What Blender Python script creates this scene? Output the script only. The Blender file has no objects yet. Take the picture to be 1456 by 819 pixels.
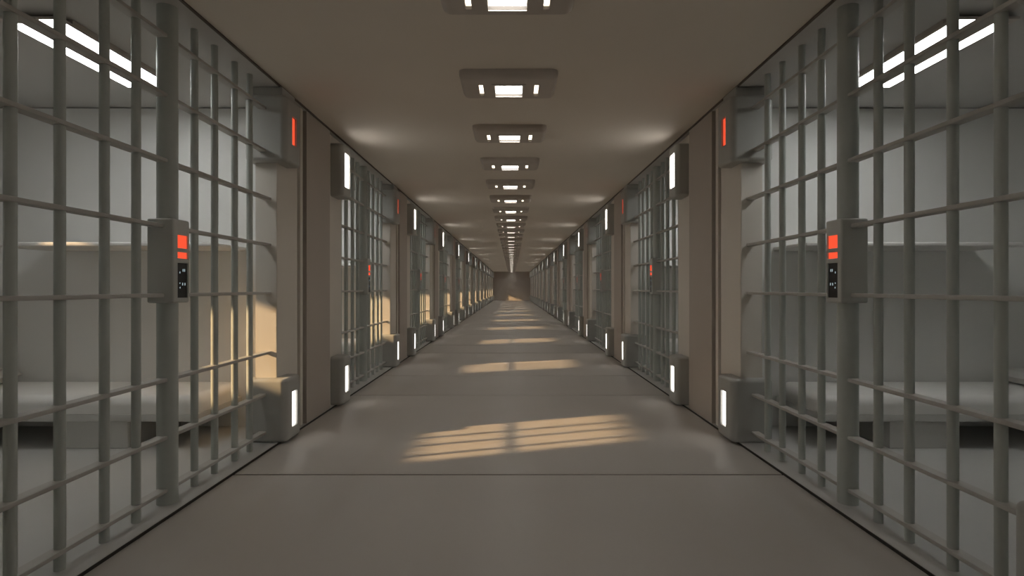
import bpy, bmesh, math
from mathutils import Vector

sc = bpy.context.scene
col = sc.collection

# ------------------------------------------------------------------ measures
P = 4.46            # one cell bay along the corridor
N = 13              # bays
Y_END = 58.86
Y_BACK = -9.0
W = 1.972           # half width of the corridor floor
H = 3.092           # corridor ceiling
SILL = 0.015        # cell floor level
SOFF = 3.077        # cell ceiling level
REAR = 5.2          # cell rear wall
LB = 2.105          # plane of the bars
YP = 3.394          # locking post of the first bay
FAR = 5.27          # partition at the far end of first cell
NEAR = 6.06         # start of the next cell

# ------------------------------------------------------------------ materials
def mat(name, rgb, rough=0.6, spec=0.3, noise=0.0, scale=2.0, metal=0.0, bump=0.0):
    m = bpy.data.materials.new(name); m.use_nodes = True
    nt = m.node_tree; b = nt.nodes['Principled BSDF']
    b.inputs['Base Color'].default_value = (*rgb, 1)
    b.inputs['Roughness'].default_value = rough
    b.inputs['Specular IOR Level'].default_value = spec
    b.inputs['Metallic'].default_value = metal
    tc = nt.nodes.new('ShaderNodeTexCoord')
    if noise > 0:
        n = nt.nodes.new('ShaderNodeTexNoise'); n.inputs['Scale'].default_value = scale
        n.inputs['Detail'].default_value = 4
        nt.links.new(tc.outputs['Object'], n.inputs['Vector'])
        r = nt.nodes.new('ShaderNodeValToRGB')
        lo = [c * (1 - noise) for c in rgb]; hi = [min(1, c * (1 + noise)) for c in rgb]
        r.color_ramp.elements[0].position = 0.3; r.color_ramp.elements[1].position = 0.7
        r.color_ramp.elements[0].color = (*lo, 1); r.color_ramp.elements[1].color = (*hi, 1)
        nt.links.new(n.outputs['Fac'], r.inputs['Fac'])
        nt.links.new(r.outputs['Color'], b.inputs['Base Color'])
    if bump > 0:
        n2 = nt.nodes.new('ShaderNodeTexNoise'); n2.inputs['Scale'].default_value = 40
        bp = nt.nodes.new('ShaderNodeBump'); bp.inputs['Strength'].default_value = bump
        bp.inputs['Distance'].default_value = 0.01
        nt.links.new(tc.outputs['Object'], n2.inputs['Vector'])
        nt.links.new(n2.outputs['Fac'], bp.inputs['Height'])
        nt.links.new(bp.outputs['Normal'], b.inputs['Normal'])
    return m

def emit(name, rgb, strength):
    m = bpy.data.materials.new(name); m.use_nodes = True
    nt = m.node_tree; nt.nodes.clear()
    e = nt.nodes.new('ShaderNodeEmission'); o = nt.nodes.new('ShaderNodeOutputMaterial')
    e.inputs['Color'].default_value = (*rgb, 1); e.inputs['Strength'].default_value = strength
    nt.links.new(e.outputs[0], o.inputs[0])
    return m

M = dict(
    floor=mat('corridor_floor_resin', (0.46, 0.43, 0.395), 0.5, 0.35, 0.04, 0.6),
    ceil=mat('corridor_ceiling_paint', (0.7, 0.645, 0.57), 0.8, 0.2, 0.03, 0.7),
    block=mat('brown_wall_paint', (0.44, 0.395, 0.35), 0.7, 0.25, 0.03, 1.0),
    pier=mat('beige_pier_paint', (0.64, 0.6, 0.54), 0.7, 0.25, 0.03, 1.0),
    cell=mat('cell_wall_paint', (0.75, 0.75, 0.73), 0.75, 0.25, 0.03, 0.8),
    cfloor=mat('cell_floor_screed', (0.52, 0.515, 0.495), 0.6, 0.3, 0.04, 1.0),
    under=mat('dark_subfloor', (0.03, 0.028, 0.026), 0.9, 0.1),
    bar=mat('grey_green_bar_paint', (0.42, 0.445, 0.415), 0.42, 0.45, 0.04, 8.0),
    flat=mat('grey_brown_flat_bar_paint', (0.43, 0.415, 0.385), 0.5, 0.4, 0.04, 8.0),
    lock=mat('grey_lock_casing', (0.48, 0.485, 0.455), 0.5, 0.35, 0.03, 8.0),
    house=mat('dark_grey_housing', (0.385, 0.385, 0.36), 0.5, 0.35, 0.03, 5.0),
    black=mat('black_keypad_plastic', (0.012, 0.012, 0.013), 0.35, 0.5),
    gap_dark=mat('painted_gap_dark', (0.05, 0.046, 0.04), 0.7, 0.2),
    edge=mat('dark_brown_ceiling_edge', (0.13, 0.11, 0.095), 0.7, 0.2),
    pocket_dark=mat('darkened_pocket_wall', (0.10, 0.09, 0.08), 0.7, 0.2),
    cceil=mat('cell_ceiling_paint', (0.50, 0.49, 0.47), 0.8, 0.2, 0.03, 0.8),
    lamp=mat('brown_grey_lamp_casing', (0.5, 0.455, 0.41), 0.6, 0.3, 0.03, 5.0),
    mattress=mat('pale_mattress_cover', (0.78, 0.77, 0.745), 0.7, 0.25, 0.03, 4.0, bump=0.05),
    pillow=mat('pale_pillow_cover', (0.55, 0.54, 0.51), 0.75, 0.2, 0.03, 5.0, bump=0.05),
    base=mat('grey_bed_slab', (0.6, 0.595, 0.57), 0.7, 0.25, 0.03, 3.0),
    shelf=mat('pale_grey_shelf', (0.72, 0.71, 0.685), 0.6, 0.3, 0.03, 3.0),
    white=emit('white_lamp_glow', (1.0, 0.965, 0.91), 15.0),
    cream=emit('cream_lamp_glow', (1.0, 0.86, 0.68), 4.0),
    cellglow=emit('cell_strip_glow', (0.98, 0.99, 0.97), 15.5),
    strip=emit('white_strip_glow', (1.0, 0.94, 0.88), 8.0),
    lowstrip=emit('white_floor_strip_glow', (1.0, 0.94, 0.88), 4.5),
    red=emit('red_display_glow', (1.0, 0.095, 0.04), 1.05),
    led=emit('pale_led_glow', (0.75, 0.95, 1.0), 0.45),
)

# ------------------------------------------------------------------ mesh helpers
def box(bm, x0, x1, y0, y1, z0, z1):
    xs = sorted((x0, x1)); ys = sorted((y0, y1)); zs = sorted((z0, z1))
    v = [bm.verts.new((x, y, z)) for z in zs for y in ys for x in xs]
    for f in ((0, 2, 3, 1), (4, 5, 7, 6), (0, 1, 5, 4), (2, 6, 7, 3), (0, 4, 6, 2), (1, 3, 7, 5)):
        bm.faces.new([v[i] for i in f])
    return v

def rbox(x0, x1, y0, y1, z0, z1, r=0.03, rv=None, seg=4):
    """rounded box; rv: larger radius of the vertical edges"""
    bm = bmesh.new(); box(bm, x0, x1, y0, y1, z0, z1)
    if rv:
        es = [e for e in bm.edges if abs(e.verts[0].co.z - e.verts[1].co.z) > 1e-6]
        bmesh.ops.bevel(bm, geom=es, offset=rv, segments=6, affect='EDGES', profile=0.5)
        zs = (min(v.co.z for v in bm.verts), max(v.co.z for v in bm.verts))
        es = [e for e in bm.edges if abs(e.verts[0].co.z - e.verts[1].co.z) < 1e-6]
        bmesh.ops.bevel(bm, geom=es, offset=r, segments=seg, affect='EDGES', profile=0.5)
    elif r > 0:
        bmesh.ops.bevel(bm, geom=list(bm.edges), offset=r, segments=seg, affect='EDGES', profile=0.5)
    return bm

def cyl(bm, x, y, z0, z1, r, seg=24):
    a = [bm.verts.new((x + r * math.cos(2 * math.pi * i / seg), y + r * math.sin(2 * math.pi * i / seg), z0)) for i in range(seg)]
    b = [bm.verts.new((v.co.x, v.co.y, z1)) for v in a]
    for i in range(seg):
        j = (i + 1) % seg
        bm.faces.new((a[i], a[j], b[j], b[i]))
    bm.faces.new(a[::-1]); bm.faces.new(b)

def obj(name, bm, m, parent=None, smooth=True, wn=True):
    bmesh.ops.recalc_face_normals(bm, faces=list(bm.faces))
    me = bpy.data.meshes.new(name); bm.to_mesh(me); bm.free()
    me.materials.append(m)
    o = bpy.data.objects.new(name, me); col.objects.link(o)
    if smooth:
        me.shade_smooth()
        me.set_sharp_from_angle(angle=math.radians(35))
        if wn:
            w = o.modifiers.new('weighted normals', 'WEIGHTED_NORMAL'); w.keep_sharp = True
    if parent: o.parent = parent
    return o

def carve(bm, cuts):
    """cut box pockets out of a closed mesh, returns a new bmesh"""
    bmesh.ops.recalc_face_normals(bm, faces=list(bm.faces))
    me = bpy.data.meshes.new('body'); bm.to_mesh(me); bm.free()
    o = bpy.data.objects.new('body', me); col.objects.link(o)
    tmp = []
    for c in cuts:
        cb = bmesh.new(); box(cb, *c)
        bmesh.ops.recalc_face_normals(cb, faces=list(cb.faces))
        cm = bpy.data.meshes.new('pocket'); cb.to_mesh(cm); cb.free()
        co = bpy.data.objects.new('pocket', cm); col.objects.link(co)
        md = o.modifiers.new('pocket', 'BOOLEAN'); md.operation = 'DIFFERENCE'; md.object = co; md.solver = 'EXACT'
        tmp.append(co)
    dg = bpy.context.evaluated_depsgraph_get()
    ev = bpy.data.meshes.new_from_object(o.evaluated_get(dg))
    out = bmesh.new(); out.from_mesh(ev)
    for t in tmp + [o]:
        d = t.data; bpy.data.objects.remove(t); bpy.data.meshes.remove(d)
    bpy.data.meshes.remove(ev)
    return out

def thing(name, label, cat, loc, group=None):
    o = bpy.data.objects.new(name, None); col.objects.link(o)
    o.location = loc; o.empty_display_size = 0.1
    return tag(o, label, cat, group)

def tag(o, label, cat, group=None):
    o['label'] = label; o['category'] = cat
    if group: o['group'] = group
    return o

def struct(o):
    o['kind'] = 'structure'
    return o

def copy_tree(root, loc, label, skip=None):
    r = root.copy(); col.objects.link(r); r.location = loc; r['label'] = label
    for ch in root.children:
        c = ch.copy(); col.objects.link(c); c.parent = r
        for g in ch.children:
            if skip and g.name.startswith(skip): continue
            d = g.copy(); col.objects.link(d); d.parent = c
    return r

ORD = ['', 'first', 'second', 'third', 'fourth', 'fifth', 'sixth', 'seventh', 'eighth', 'ninth', 'tenth', 'eleventh', 'twelfth', 'thirteenth',
       'fourteenth', 'fifteenth', 'sixteenth', 'seventeenth', 'eighteenth', 'nineteenth']
TENS = {2: 'twenty', 3: 'thirty', 4: 'forty'}
def ordinal(n):
    if n < 20: return ORD[n]
    t, u = divmod(n, 10)
    return {2: 'twentieth', 3: 'thirtieth', 4: 'fortieth'}[t] if u == 0 else TENS[t] + '-' + ORD[u]
def rank(n):
    return 'nearest the viewer' if n == 1 else ordinal(n) + ' from the viewer'

# ------------------------------------------------------------------ the setting
# corridor floor: long and short slabs with open joints
bm = bmesh.new()
joints = sorted([3.943 + P * k for k in range(-4, 13)] + [6.864 + P * k for k in range(-4, 12)])
joints = [Y_BACK] + [j for j in joints if Y_BACK + 0.1 < j < Y_END - 0.1] + [Y_END]
G = 0.011
for a, b in zip(joints[:-1], joints[1:]):
    box(bm, -W, W, a + G, b - G, -0.12, 0.0)
struct(obj('floor', bm, M['floor'], smooth=False))
bm = bmesh.new(); box(bm, -REAR - .3, REAR + .3, Y_BACK - .3, Y_END + .3, -0.3, -0.06)
struct(obj('floor', bm, M['under'], smooth=False))
for s in (-1, 1):
    bm = bmesh.new(); box(bm, s * (W + .0105), s * REAR, Y_BACK, Y_END, -0.06, SILL)
    struct(obj('floor', bm, M['cfloor'], smooth=False))
    bm = bmesh.new(); box(bm, s * (W + .012), s * REAR, Y_BACK, Y_END, SOFF, SOFF + .2)
    struct(obj('ceiling', bm, M['cceil'], smooth=False))
for s in (-1, 1):  # dark strips added to darken the gap lines along floor and ceiling edges
    bm = bmesh.new(); box(bm, s * (W + .005), s * (W + .0103), Y_BACK, Y_END, -.06, SILL - .002)
    struct(obj('trim_1', bm, M['gap_dark'], smooth=False))
    bm = bmesh.new(); box(bm, s * (W - .004), s * (W + .0118), Y_BACK, Y_END, SOFF + .001, H - .001)
    struct(obj('trim_1', bm, M['edge'], smooth=False))
bm = bmesh.new(); box(bm, -W, W, Y_BACK, Y_END, H, H + .2)
struct(obj('ceiling', bm, M['ceil'], smooth=False))
bm = bmesh.new(); box(bm, -REAR - .3, REAR + .3, Y_BACK - .3, Y_END + .3, H + .15, H + .4)
struct(obj('ceiling', bm, M['under'], smooth=False))
bm = bmesh.new(); box(bm, -REAR - .3, REAR + .3, Y_END, Y_END + .25, -.06, H + .2)
struct(obj('wall_far', bm, M['block'], smooth=False))
bm = bmesh.new(); box(bm, -REAR - .3, REAR + .3, Y_BACK - .25, Y_BACK, -.06, H + .2)
struct(obj('wall_near', bm, M['block'], smooth=False))

WY0, WY1, WZ0, WZ1 = 2.70, 4.28, 1.635, 2.375      # cell windows in the left rear wall
SIDE = {-1: 'left', 1: 'right'}
for s in (-1, 1):
    # rear wall (with window openings on the left side)
    bm = bmesh.new()
    if s == 1:
        box(bm, REAR, REAR + .25, Y_BACK, Y_END, -.06, H + .2)
    else:
        y = Y_BACK
        for k in range(N):
            a, b = WY0 + P * k, WY1 + P * k
            box(bm, -REAR - .1, -REAR, y, a, -.06, H + .2)
            box(bm, -REAR - .1, -REAR, a, b, -.06, WZ0)
            box(bm, -REAR - .1, -REAR, a, b, WZ1, H + .2)
            y = b
        box(bm, -REAR - .1, -REAR, y, Y_END, -.06, H + .2)
    struct(obj('wall_rear_' + SIDE[s], bm, M['cell'], smooth=False))
    # corridor wall blocks, each backed by the partition between two cells
    for k in range(-1, N):
        y0 = (FAR + P * k) if k >= 0 else Y_BACK
        y1 = NEAR + P * k if k < N - 1 else Y_END
        yb0 = (5.375 + P * k) if k >= 0 else Y_BACK
        if yb0 < Y_END:
            bm = bmesh.new(); box(bm, s * 1.985, s * 2.12, yb0, y1, -.06, H)
            struct(obj('wall_' + SIDE[s], bm, M['block'], smooth=False))
        bm = bmesh.new(); box(bm, s * 2.12, s * REAR, y0, y1, SILL, SOFF - .009)
        struct(obj('partition_wall_' + SIDE[s], bm, M['cell'], smooth=False))
        if k >= 0:
            bm = bmesh.new(); box(bm, s * 2.008, s * 2.12, 5.272 + P * k, 5.335 + P * k, -.06, SOFF)
            struct(obj('trim_1', bm, M['pier'], smooth=False))

# piers either side of every barred front
tn = 2
for s in (-1, 1):
    bm = bmesh.new(); box(bm, s * 2.027, s * 2.214, 4.79, 5.252, SILL, SOFF)
    bmesh.ops.bevel(bm, geom=[e for e in bm.edges if abs(e.verts[0].co.z - e.verts[1].co.z) > 1], offset=.004, segments=2, affect='EDGES')
    pa = struct(obj('trim_%d' % tn, bm, M['pier'])); tn += 1
    bm = bmesh.new(); box(bm, s * 2.027, s * 2.214, NEAR - P, 6.6 - P, SILL, SOFF)
    bmesh.ops.bevel(bm, geom=[e for e in bm.edges if abs(e.verts[0].co.z - e.verts[1].co.z) > 1], offset=.004, segments=2, affect='EDGES')
    pb = struct(obj('trim_%d' % tn, bm, M['pier'])); tn += 1
    for k in range(1, N):
        for src in (pa, pb):
            c = src.copy(); col.objects.link(c); c.location.y = P * k; c.name = 'trim_%d' % tn; tn += 1

# windows of the left cells: steel frame in each opening
bm = bmesh.new()
for a in ((WY0, WY0 + .03, WZ0, WZ1), (WY1 - .03, WY1, WZ0, WZ1), (WY0, WY1, WZ0, WZ0 + .03), (WY0, WY1, WZ1 - .03, WZ1)):
    box(bm, -REAR - .1, -REAR - .05, *a)
w0 = struct(obj('window_1', bm, M['bar'], smooth=False))
for k in range(1, N):
    c = w0.copy(); col.objects.link(c); c.location.y = P * k; c.name = 'window_%d' % (k + 1)

# ------------------------------------------------------------------ barred cell fronts
BARS = (-1.063, -.808, -.525, -.283, .289, .538, .822, 1.064)
ROWS = (2.88, 2.518, 2.119, 1.718, 1.298, .781, .428, .106)

def make_front(s):
    side = SIDE[s]
    root = thing('barred_cell_front', 'grey barred cell front with lock box, %s side, nearest the viewer' % side, 'cell bars',
                 (s * LB, YP, SILL), 'barred cell fronts along the %s wall' % side)
    top = SOFF - SILL
    bm = bmesh.new(); cyl(bm, 0, 0, 0, top, .0587, 48)
    obj('post', bm, M['bar'], root)
    ub = None
    for y in BARS:
        if ub is None:
            bm = bmesh.new(); cyl(bm, 0, 0, 0, top, .024, 24)
            ub = obj('upright_bar', bm, M['bar'], root); ub.location = (0, y, 0)
        else:
            c = ub.copy(); col.objects.link(c); c.parent = root; c.location = (0, y, 0)
    cb = {}
    for z in ROWS:
        e = 1.295 if (z > 2.43 or z < .56) else 1.395      # ends at a lamp housing or at the pier
        if e not in cb:
            cb[e] = obj('cross_bar', rbox(-.032, .032, -1.253, e, -.0115, .0115, .005, seg=2), M['flat'], root)
            cb[e].location = (0, 0, z - SILL)
        else:
            c = cb[e].copy(); col.objects.link(c); c.parent = root; c.location = (0, 0, z - SILL)
    # lock box: local x of the corridor face
    f = -s * (LB - 2.015); b = s * (2.18 - LB)
    yc0, yc1 = -.083, .083
    z0, z1 = 1.251 - SILL, 1.764 - SILL
    d = s * .012
    yy0, yy1 = 3.350 - YP, 3.457 - YP
    pock = [(yy0, yy1, 1.587, 1.669), (yy0, yy1, 1.524, 1.564), (yy0, yy1, 1.281, 1.497)]
    body = carve(rbox(f, b, yc0, yc1, z0, z1, .012, seg=3),
                 [(f - s * .03, f + d, p[0], p[1], p[2] - SILL, p[3] - SILL) for p in pock])
    lb = obj('lock_box', body, M['lock'], root)
    for i, p in enumerate(pock[:2]):
        e = .006
        bm = bmesh.new(); box(bm, f + s * .008, f + s * .0118, p[0] + .001, p[1] - .001, p[2] + .001 - SILL, p[3] - .001 - SILL)
        r = obj('red_display' if i == 0 else 'red_indicator', bm, M['red'], lb, smooth=False)
        r['label'] = 'lit red square display' if i == 0 else 'lit red bar indicator'
    p = pock[2]
    bm = bmesh.new(); box(bm, f + s * .007, f + s * .0118, p[0] + .001, p[1] - .001, p[2] + .001 - SILL, p[3] - .001 - SILL)
    # little buttons and dividing ribs on the keypad
    for zz, hh in ((1.412, .004), (1.352, .003), (1.318, .003)):
        box(bm, f + s * .005, f + s * .0072, p[0] + .038, p[1] - .012, zz - SILL, zz + hh - SILL)
    box(bm, f + s * .004, f + s * .0072, p[0] + .004, p[0] + .020, p[2] + .03 - SILL, p[3] - .012 - SILL)
    kp = obj('keypad', bm, M['black'], lb, smooth=False); kp['label'] = 'black keypad panel with pale marks'
    for (u, zz, w, h) in ((.066, 1.452, .006, .016), (.082, 1.452, .006, .016), (.034, 1.438, .005, .012), (.034, 1.372, .005, .008),
                          (.062, 1.366, .006, .016), (.086, 1.366, .006, .016), (.036, 1.344, .005, .010)):
        bm = bmesh.new()
        box(bm, f + s * .0055, f + s * .0075, p[0] + u - w / 2, p[0] + u + w / 2, zz - h / 2 - SILL, zz + h / 2 - SILL)
        obj('keypad_mark', bm, M['led'], lb, smooth=False)
    return root

for s in (-1, 1):
    r = make_front(s)
    for k in range(1, N):
        copy_tree(r, (s * LB, YP + P * k, SILL), 'grey barred cell front with lock box, %s side, %s' % (SIDE[s], rank(k + 1)),
                  skip='keypad_mark' if k > 3 else None)

# ------------------------------------------------------------------ lamp housings at both ends of every barred front
def housing(name, label, cat, group, s, y0, y1, z0, z1, x1, strip, glow, lens_label, neck=False, rv=.055):
    """strip: (y0, y1, z0, z1) of the lit slot in the corridor face"""
    yc = (y0 + y1) / 2
    root = thing(name, label, cat, (s * 2.09, yc, z0), group)
    F = 1.905 if x1 > 2.25 else 1.88
    lx = lambda X: s * (X - 2.09)
    body = carve(rbox(lx(F), lx(x1), y0 - yc, y1 - yc, 0, z1 - z0, .03, rv=rv, seg=4),
                 [(lx(F - .05), lx(F + .018), strip[0] - yc, strip[1] - yc, strip[2] - z0, strip[3] - z0)])
    obj('casing', body, M['house'], root)
    bm = bmesh.new()
    g = .006
    box(bm, lx(F + .012), lx(F + .0178), strip[0] - yc + g, strip[1] - yc - g * 2, strip[2] - z0 + g, strip[3] - z0 - g)
    l = obj('lens', bm, glow, root, smooth=False); l['label'] = lens_label
    if neck:
        obj('mount', rbox(lx(F + .045), lx(x1 - .05), y0 + .03 - yc, y1 - .03 - yc, z1 - z0 - .03, SOFF - z0, .012, seg=2), M['house'], root)
    return root

KINDS = [
    ('door_lamp', 'dark grey ceiling-high housing with red strip, far end of %s', 'wall lamp', 'red strip housings on the %s', 4.69, 5.035, 2.433, 3.0, 2.27,
     (4.824, 4.918, 2.604, 2.853), 'red', 'lit red strip', True),
    ('floor_lamp', 'wide dark grey floor lamp with white strip, far end of %s', 'floor lamp', 'wide floor lamps on the %s', 4.69, 5.035, SILL, .56, 2.27,
     (4.82, 4.935, .121, .43), 'lowstrip', 'lit white strip', False),
    ('wall_lamp', 'slim dark grey high wall lamp with white strip, near end of %s', 'wall lamp', 'high wall lamps on the %s', 6.2, 6.51, 2.385, 2.985, 2.2,
     (6.26, 6.45, 2.50, 2.889), 'strip', 'lit white strip', False),
    ('floor_lamp', 'slim dark grey floor lamp with white strip, near end of %s', 'floor lamp', 'slim floor lamps on the %s', 6.2, 6.51, SILL, .56, 2.2,
     (6.28, 6.42, .145, .442), 'lowstrip', 'lit white strip', False),
]
for s in (-1, 1):
    for ki, (nm, lab, cat, grp, y0, y1, z0, z1, x1, st, gl, ll, neck) in enumerate(KINDS):
        off = -P if ki >= 2 else 0.0
        lab_of = lambda n: lab % ('%s %s cell front' % ('nearest' if n == 1 else ordinal(n), SIDE[s]))
        r = housing(nm, lab_of(1), cat, grp % SIDE[s], s, y0 + off, y1 + off, z0, z1, x1,
                    (st[0] + off, st[1] + off, st[2], st[3]), M[gl], ll, neck)
        l0 = r.location.copy()
        for k in range(1, N):
            copy_tree(r, (l0.x, l0.y + P * k, l0.z), lab_of(k + 1))

# ------------------------------------------------------------------ corridor ceiling lamps
def make_ceiling_lamp(y):
    root = thing('ceiling_lamp', 'x', 'ceiling lamp', (0, y, H), 'ceiling lamps down the middle of the corridor')
    zb = -.075
    prof = bmesh.new()
    box(prof, -.40, .40, -.255, .255, zb, 0)
    es = [e for e in prof.edges if abs(e.verts[0].co.z - e.verts[1].co.z) > 1e-6]
    bmesh.ops.bevel(prof, geom=es, offset=.06, segments=6, affect='EDGES', profile=.5)
    es = [e for e in prof.edges if e.verts[0].co.z < zb + 1e-5 and e.verts[1].co.z < zb + 1e-5]
    bmesh.ops.bevel(prof, geom=es, offset=.05, segments=6, affect='EDGES', profile=.5)
    slots = [(-.114, .114, -.10, .155), (-.252, -.214, -.10, .155), (.214, .252, -.10, .155)]
    body = carve(prof, [(a, b, c, d, zb - .05, zb + .030) for a, b, c, d in slots])
    bmesh.ops.recalc_face_normals(body, faces=list(body.faces))
    for fc in body.faces:                     # pocket walls darkened by colour to dim the lamps' glow
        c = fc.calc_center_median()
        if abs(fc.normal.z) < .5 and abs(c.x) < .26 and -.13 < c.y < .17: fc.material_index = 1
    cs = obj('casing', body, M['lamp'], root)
    cs.data.materials.append(M['pocket_dark'])
    for i, (a, b, c, d) in enumerate(slots):
        bm = bmesh.new(); box(bm, a + .002, b - .002, c + .002, d - .002, zb + .022, zb + .0298)
        l = obj('lens' if i == 0 else 'side_lens', bm, M['white'] if i == 0 else M['cream'], root, smooth=False)
        l['label'] = 'lit white square pane' if i == 0 else 'lit cream narrow pane'
    # raised bezel round the middle pane
    bm = bmesh.new()
    for (a, b, c, d) in ((-.139, -.116, -.125, .18), (.116, .139, -.125, .18), (-.116, .116, -.125, -.102), (-.116, .116, .157, .18)):
        box(bm, a, b, c, d, zb - .008, zb + .002)
    obj('bezel', bm, M['lamp'], root)
    return root
LY = [3.40 - .255 + P / 3 * i for i in range(-7, 38)]
LY = [y for y in LY if Y_BACK + .4 < y < Y_END - .4]
r = None
n = 0
for y in LY:
    if y < 2.4:
        lab = 'brown-grey ceiling lamp with three lit panes, overhead out of view' if y > 1 else 'brown-grey ceiling lamp with three lit panes, behind the viewer'
    else:
        n += 1
        lab = 'brown-grey ceiling lamp with three lit panes, %s down the corridor' % rank(n)
    if r is None:
        r = make_ceiling_lamp(y); r['label'] = lab
    else:
        copy_tree(r, (0, y, H), lab)

# ------------------------------------------------------------------ inside the cells
CLX, CLY = 3.013, 4.036
def make_cell_light(s):
    side = SIDE[s]
    root = thing('ceiling_strip_light', 'twin white strip light on the ceiling inside the nearest %s cell' % side, 'ceiling light',
                 (s * CLX, CLY, SOFF), 'strip lights inside the %s cells' % side)
    y0, y1 = -.581, .581
    x = lambda a: s * (a - CLX)
    strips = ((2.826, 2.953), (3.106, 3.203))
    body = rbox(x(2.812), x(3.217), y0 - .012, y1 + .012, -.045, -.030, 0)
    body = carve(body, [(x(a), x(b), y0 + (.05 if a > 3 else 0), y1, -.06, -.0405) for a, b in strips])
    obj('tray', body, M['lamp'], root, smooth=False)
    bm = bmesh.new(); box(bm, x(2.812), x(3.19), y0 + .09, y1 - .02, -.031, -.001)
    obj('mount', bm, M['block'], root, smooth=False)
    for a, b in strips:
        bm = bmesh.new(); box(bm, x(a), x(b), y0 + (.05 if a > 3 else 0), y1, -.0452, -.0412)
        l = obj('diffuser', bm, M['cellglow'], root, smooth=False); l['label'] = 'lit white strip'
    return root
for s in (-1, 1):
    r = make_cell_light(s)
    for k in range(1, N):
        copy_tree(r, (s * CLX, CLY + P * k, SOFF), 'twin white strip light on the ceiling inside the %s cell on the %s' % (ordinal(k + 1), SIDE[s]))

NB = 3      # cells whose furniture can be seen through the bars
def cellname(k, s): return '%s %s cell' % ('nearest' if k == 0 else ordinal(k + 1), SIDE[s])
for s in (-1, 1):
    side = SIDE[s]
    # bed
    bed = thing('cell_bed', 'grey slab bed on block pedestal against far wall of the %s' % cellname(0, s), 'bed', (s * 3.85, 4.88, SILL), 'slab beds in the %s cells' % side)
    x = lambda a: s * (a - 3.85)
    obj('bed_slab', rbox(x(2.56), x(5.19), 4.50 - 4.88, 5.262 - 4.88, .243 - SILL, .305 - SILL, .008, seg=2), M['base'], bed)
    obj('pedestal', rbox(x(3.15), x(3.68), 4.535 - 4.88, 5.26 - 4.88, 0, .244 - SILL, .006, seg=2), M['base'], bed)
    bm = bmesh.new(); box(bm, -1.31, 1.31, -.38, .38, 0, .15)
    es = [e for e in bm.edges if abs(e.verts[0].co.z - e.verts[1].co.z) > 1e-6]
    bmesh.ops.bevel(bm, geom=es, offset=.10, segments=6, affect='EDGES', profile=.5)
    es = [e for e in bm.edges if min(e.verts[0].co.z, e.verts[1].co.z) > .149]
    bmesh.ops.bevel(bm, geom=es, offset=.08, segments=8, affect='EDGES', profile=.5)
    mt = obj('mattress', bm, M['mattress']); mt.location = (s * 3.875, 4.882, .305)
    tag(mt, 'pale grey mattress on the slab bed of the %s' % cellname(0, s), 'mattress', 'mattresses in the %s cells' % side)
    # pillow: soft cushion shape
    bm = bmesh.new()
    nx, ny = 14, 16
    grid = {}
    for sgn in (1, -1):
        for i in range(nx + 1):
            for j in range(ny + 1):
                u = -1 + 2 * i / nx; v = -1 + 2 * j / ny
                t = ((1 - abs(u) ** 4) * (1 - abs(v) ** 4)) ** .42
                z = .075 + sgn * .075 * t
                if sgn < 0 and t == 0: grid[(sgn, i, j)] = grid[(1, i, j)]; continue
                pl = 1 - .06 * (abs(u * v) ** 3)
                grid[(sgn, i, j)] = bm.verts.new((u * .29 * pl, v * .30 * pl, z))
    for sgn in (1, -1):
        for i in range(nx):
            for j in range(ny):
                bm.faces.new([grid[(sgn, i, j)], grid[(sgn, i + 1, j)], grid[(sgn, i + 1, j + 1)], grid[(sgn, i, j + 1)]])
    pw = obj('pillow', bm, M['pillow'], wn=False); pw.location = (s * 4.87, 4.90, .456)
    pw.data.shade_smooth()
    tag(pw, 'pale pillow at the outer end of the bed in the %s' % cellname(0, s), 'pillow', 'pillows in the %s cells' % side)
    sh = obj('wall_shelf', rbox(-.95, .95, -.30, .30, 0, .037, .012, seg=3), M['shelf']); sh.location = (s * 3.48, 4.97, 1.697)
    tag(sh, 'pale grey shelf above the bed on far wall of the %s' % cellname(0, s), 'shelf', 'wall shelves in the %s cells' % side)
    for k in range(1, NB):
        copy_tree(bed, (bed.location.x, bed.location.y + P * k, SILL), 'grey slab bed on block pedestal against far wall of the %s' % cellname(k, s))
        for o, lab in ((mt, 'pale grey mattress on the slab bed of the %s'), (pw, 'pale pillow at the outer end of the bed in the %s'),
                       (sh, 'pale grey shelf above the bed on far wall of the %s')):
            c = o.copy(); col.objects.link(c); c.location.y += P * k; c['label'] = lab % cellname(k, s)

# ------------------------------------------------------------------ sun and sky
sun = bpy.data.lights.new('sun', 'SUN'); sun.energy = 8.0; sun.color = (1.0, .67, .35); sun.angle = math.radians(1.4)
so = bpy.data.objects.new('sun', sun); col.objects.link(so)
so.rotation_euler = Vector((1, .33, -.3685)).to_track_quat('-Z', 'Y').to_euler()
w = bpy.data.worlds.new('sky'); sc.world = w; w.use_nodes = True
bg = w.node_tree.nodes['Background']; bg.inputs[0].default_value = (.80, .80, .80, 1); bg.inputs[1].default_value = 1.1

# ------------------------------------------------------------------ camera and view
cam = bpy.data.cameras.new('camera'); cam.sensor_width = 36; cam.lens = 780 / 1456 * 36
cam.clip_start = .02; cam.clip_end = 200
co = bpy.data.objects.new('camera', cam); col.objects.link(co)
co.location = (.027, 0, 1.342); co.rotation_euler = (math.pi / 2, 0, 0)
sc.camera = co
sc.view_settings.view_transform = 'Standard'; sc.view_settings.look = 'None'
sc.view_settings.gamma = 1; sc.view_settings.use_curve_mapping = False
sc.view_settings.exposure = 0.0
sc.cycles.max_bounces = 10; sc.cycles.diffuse_bounces = 6
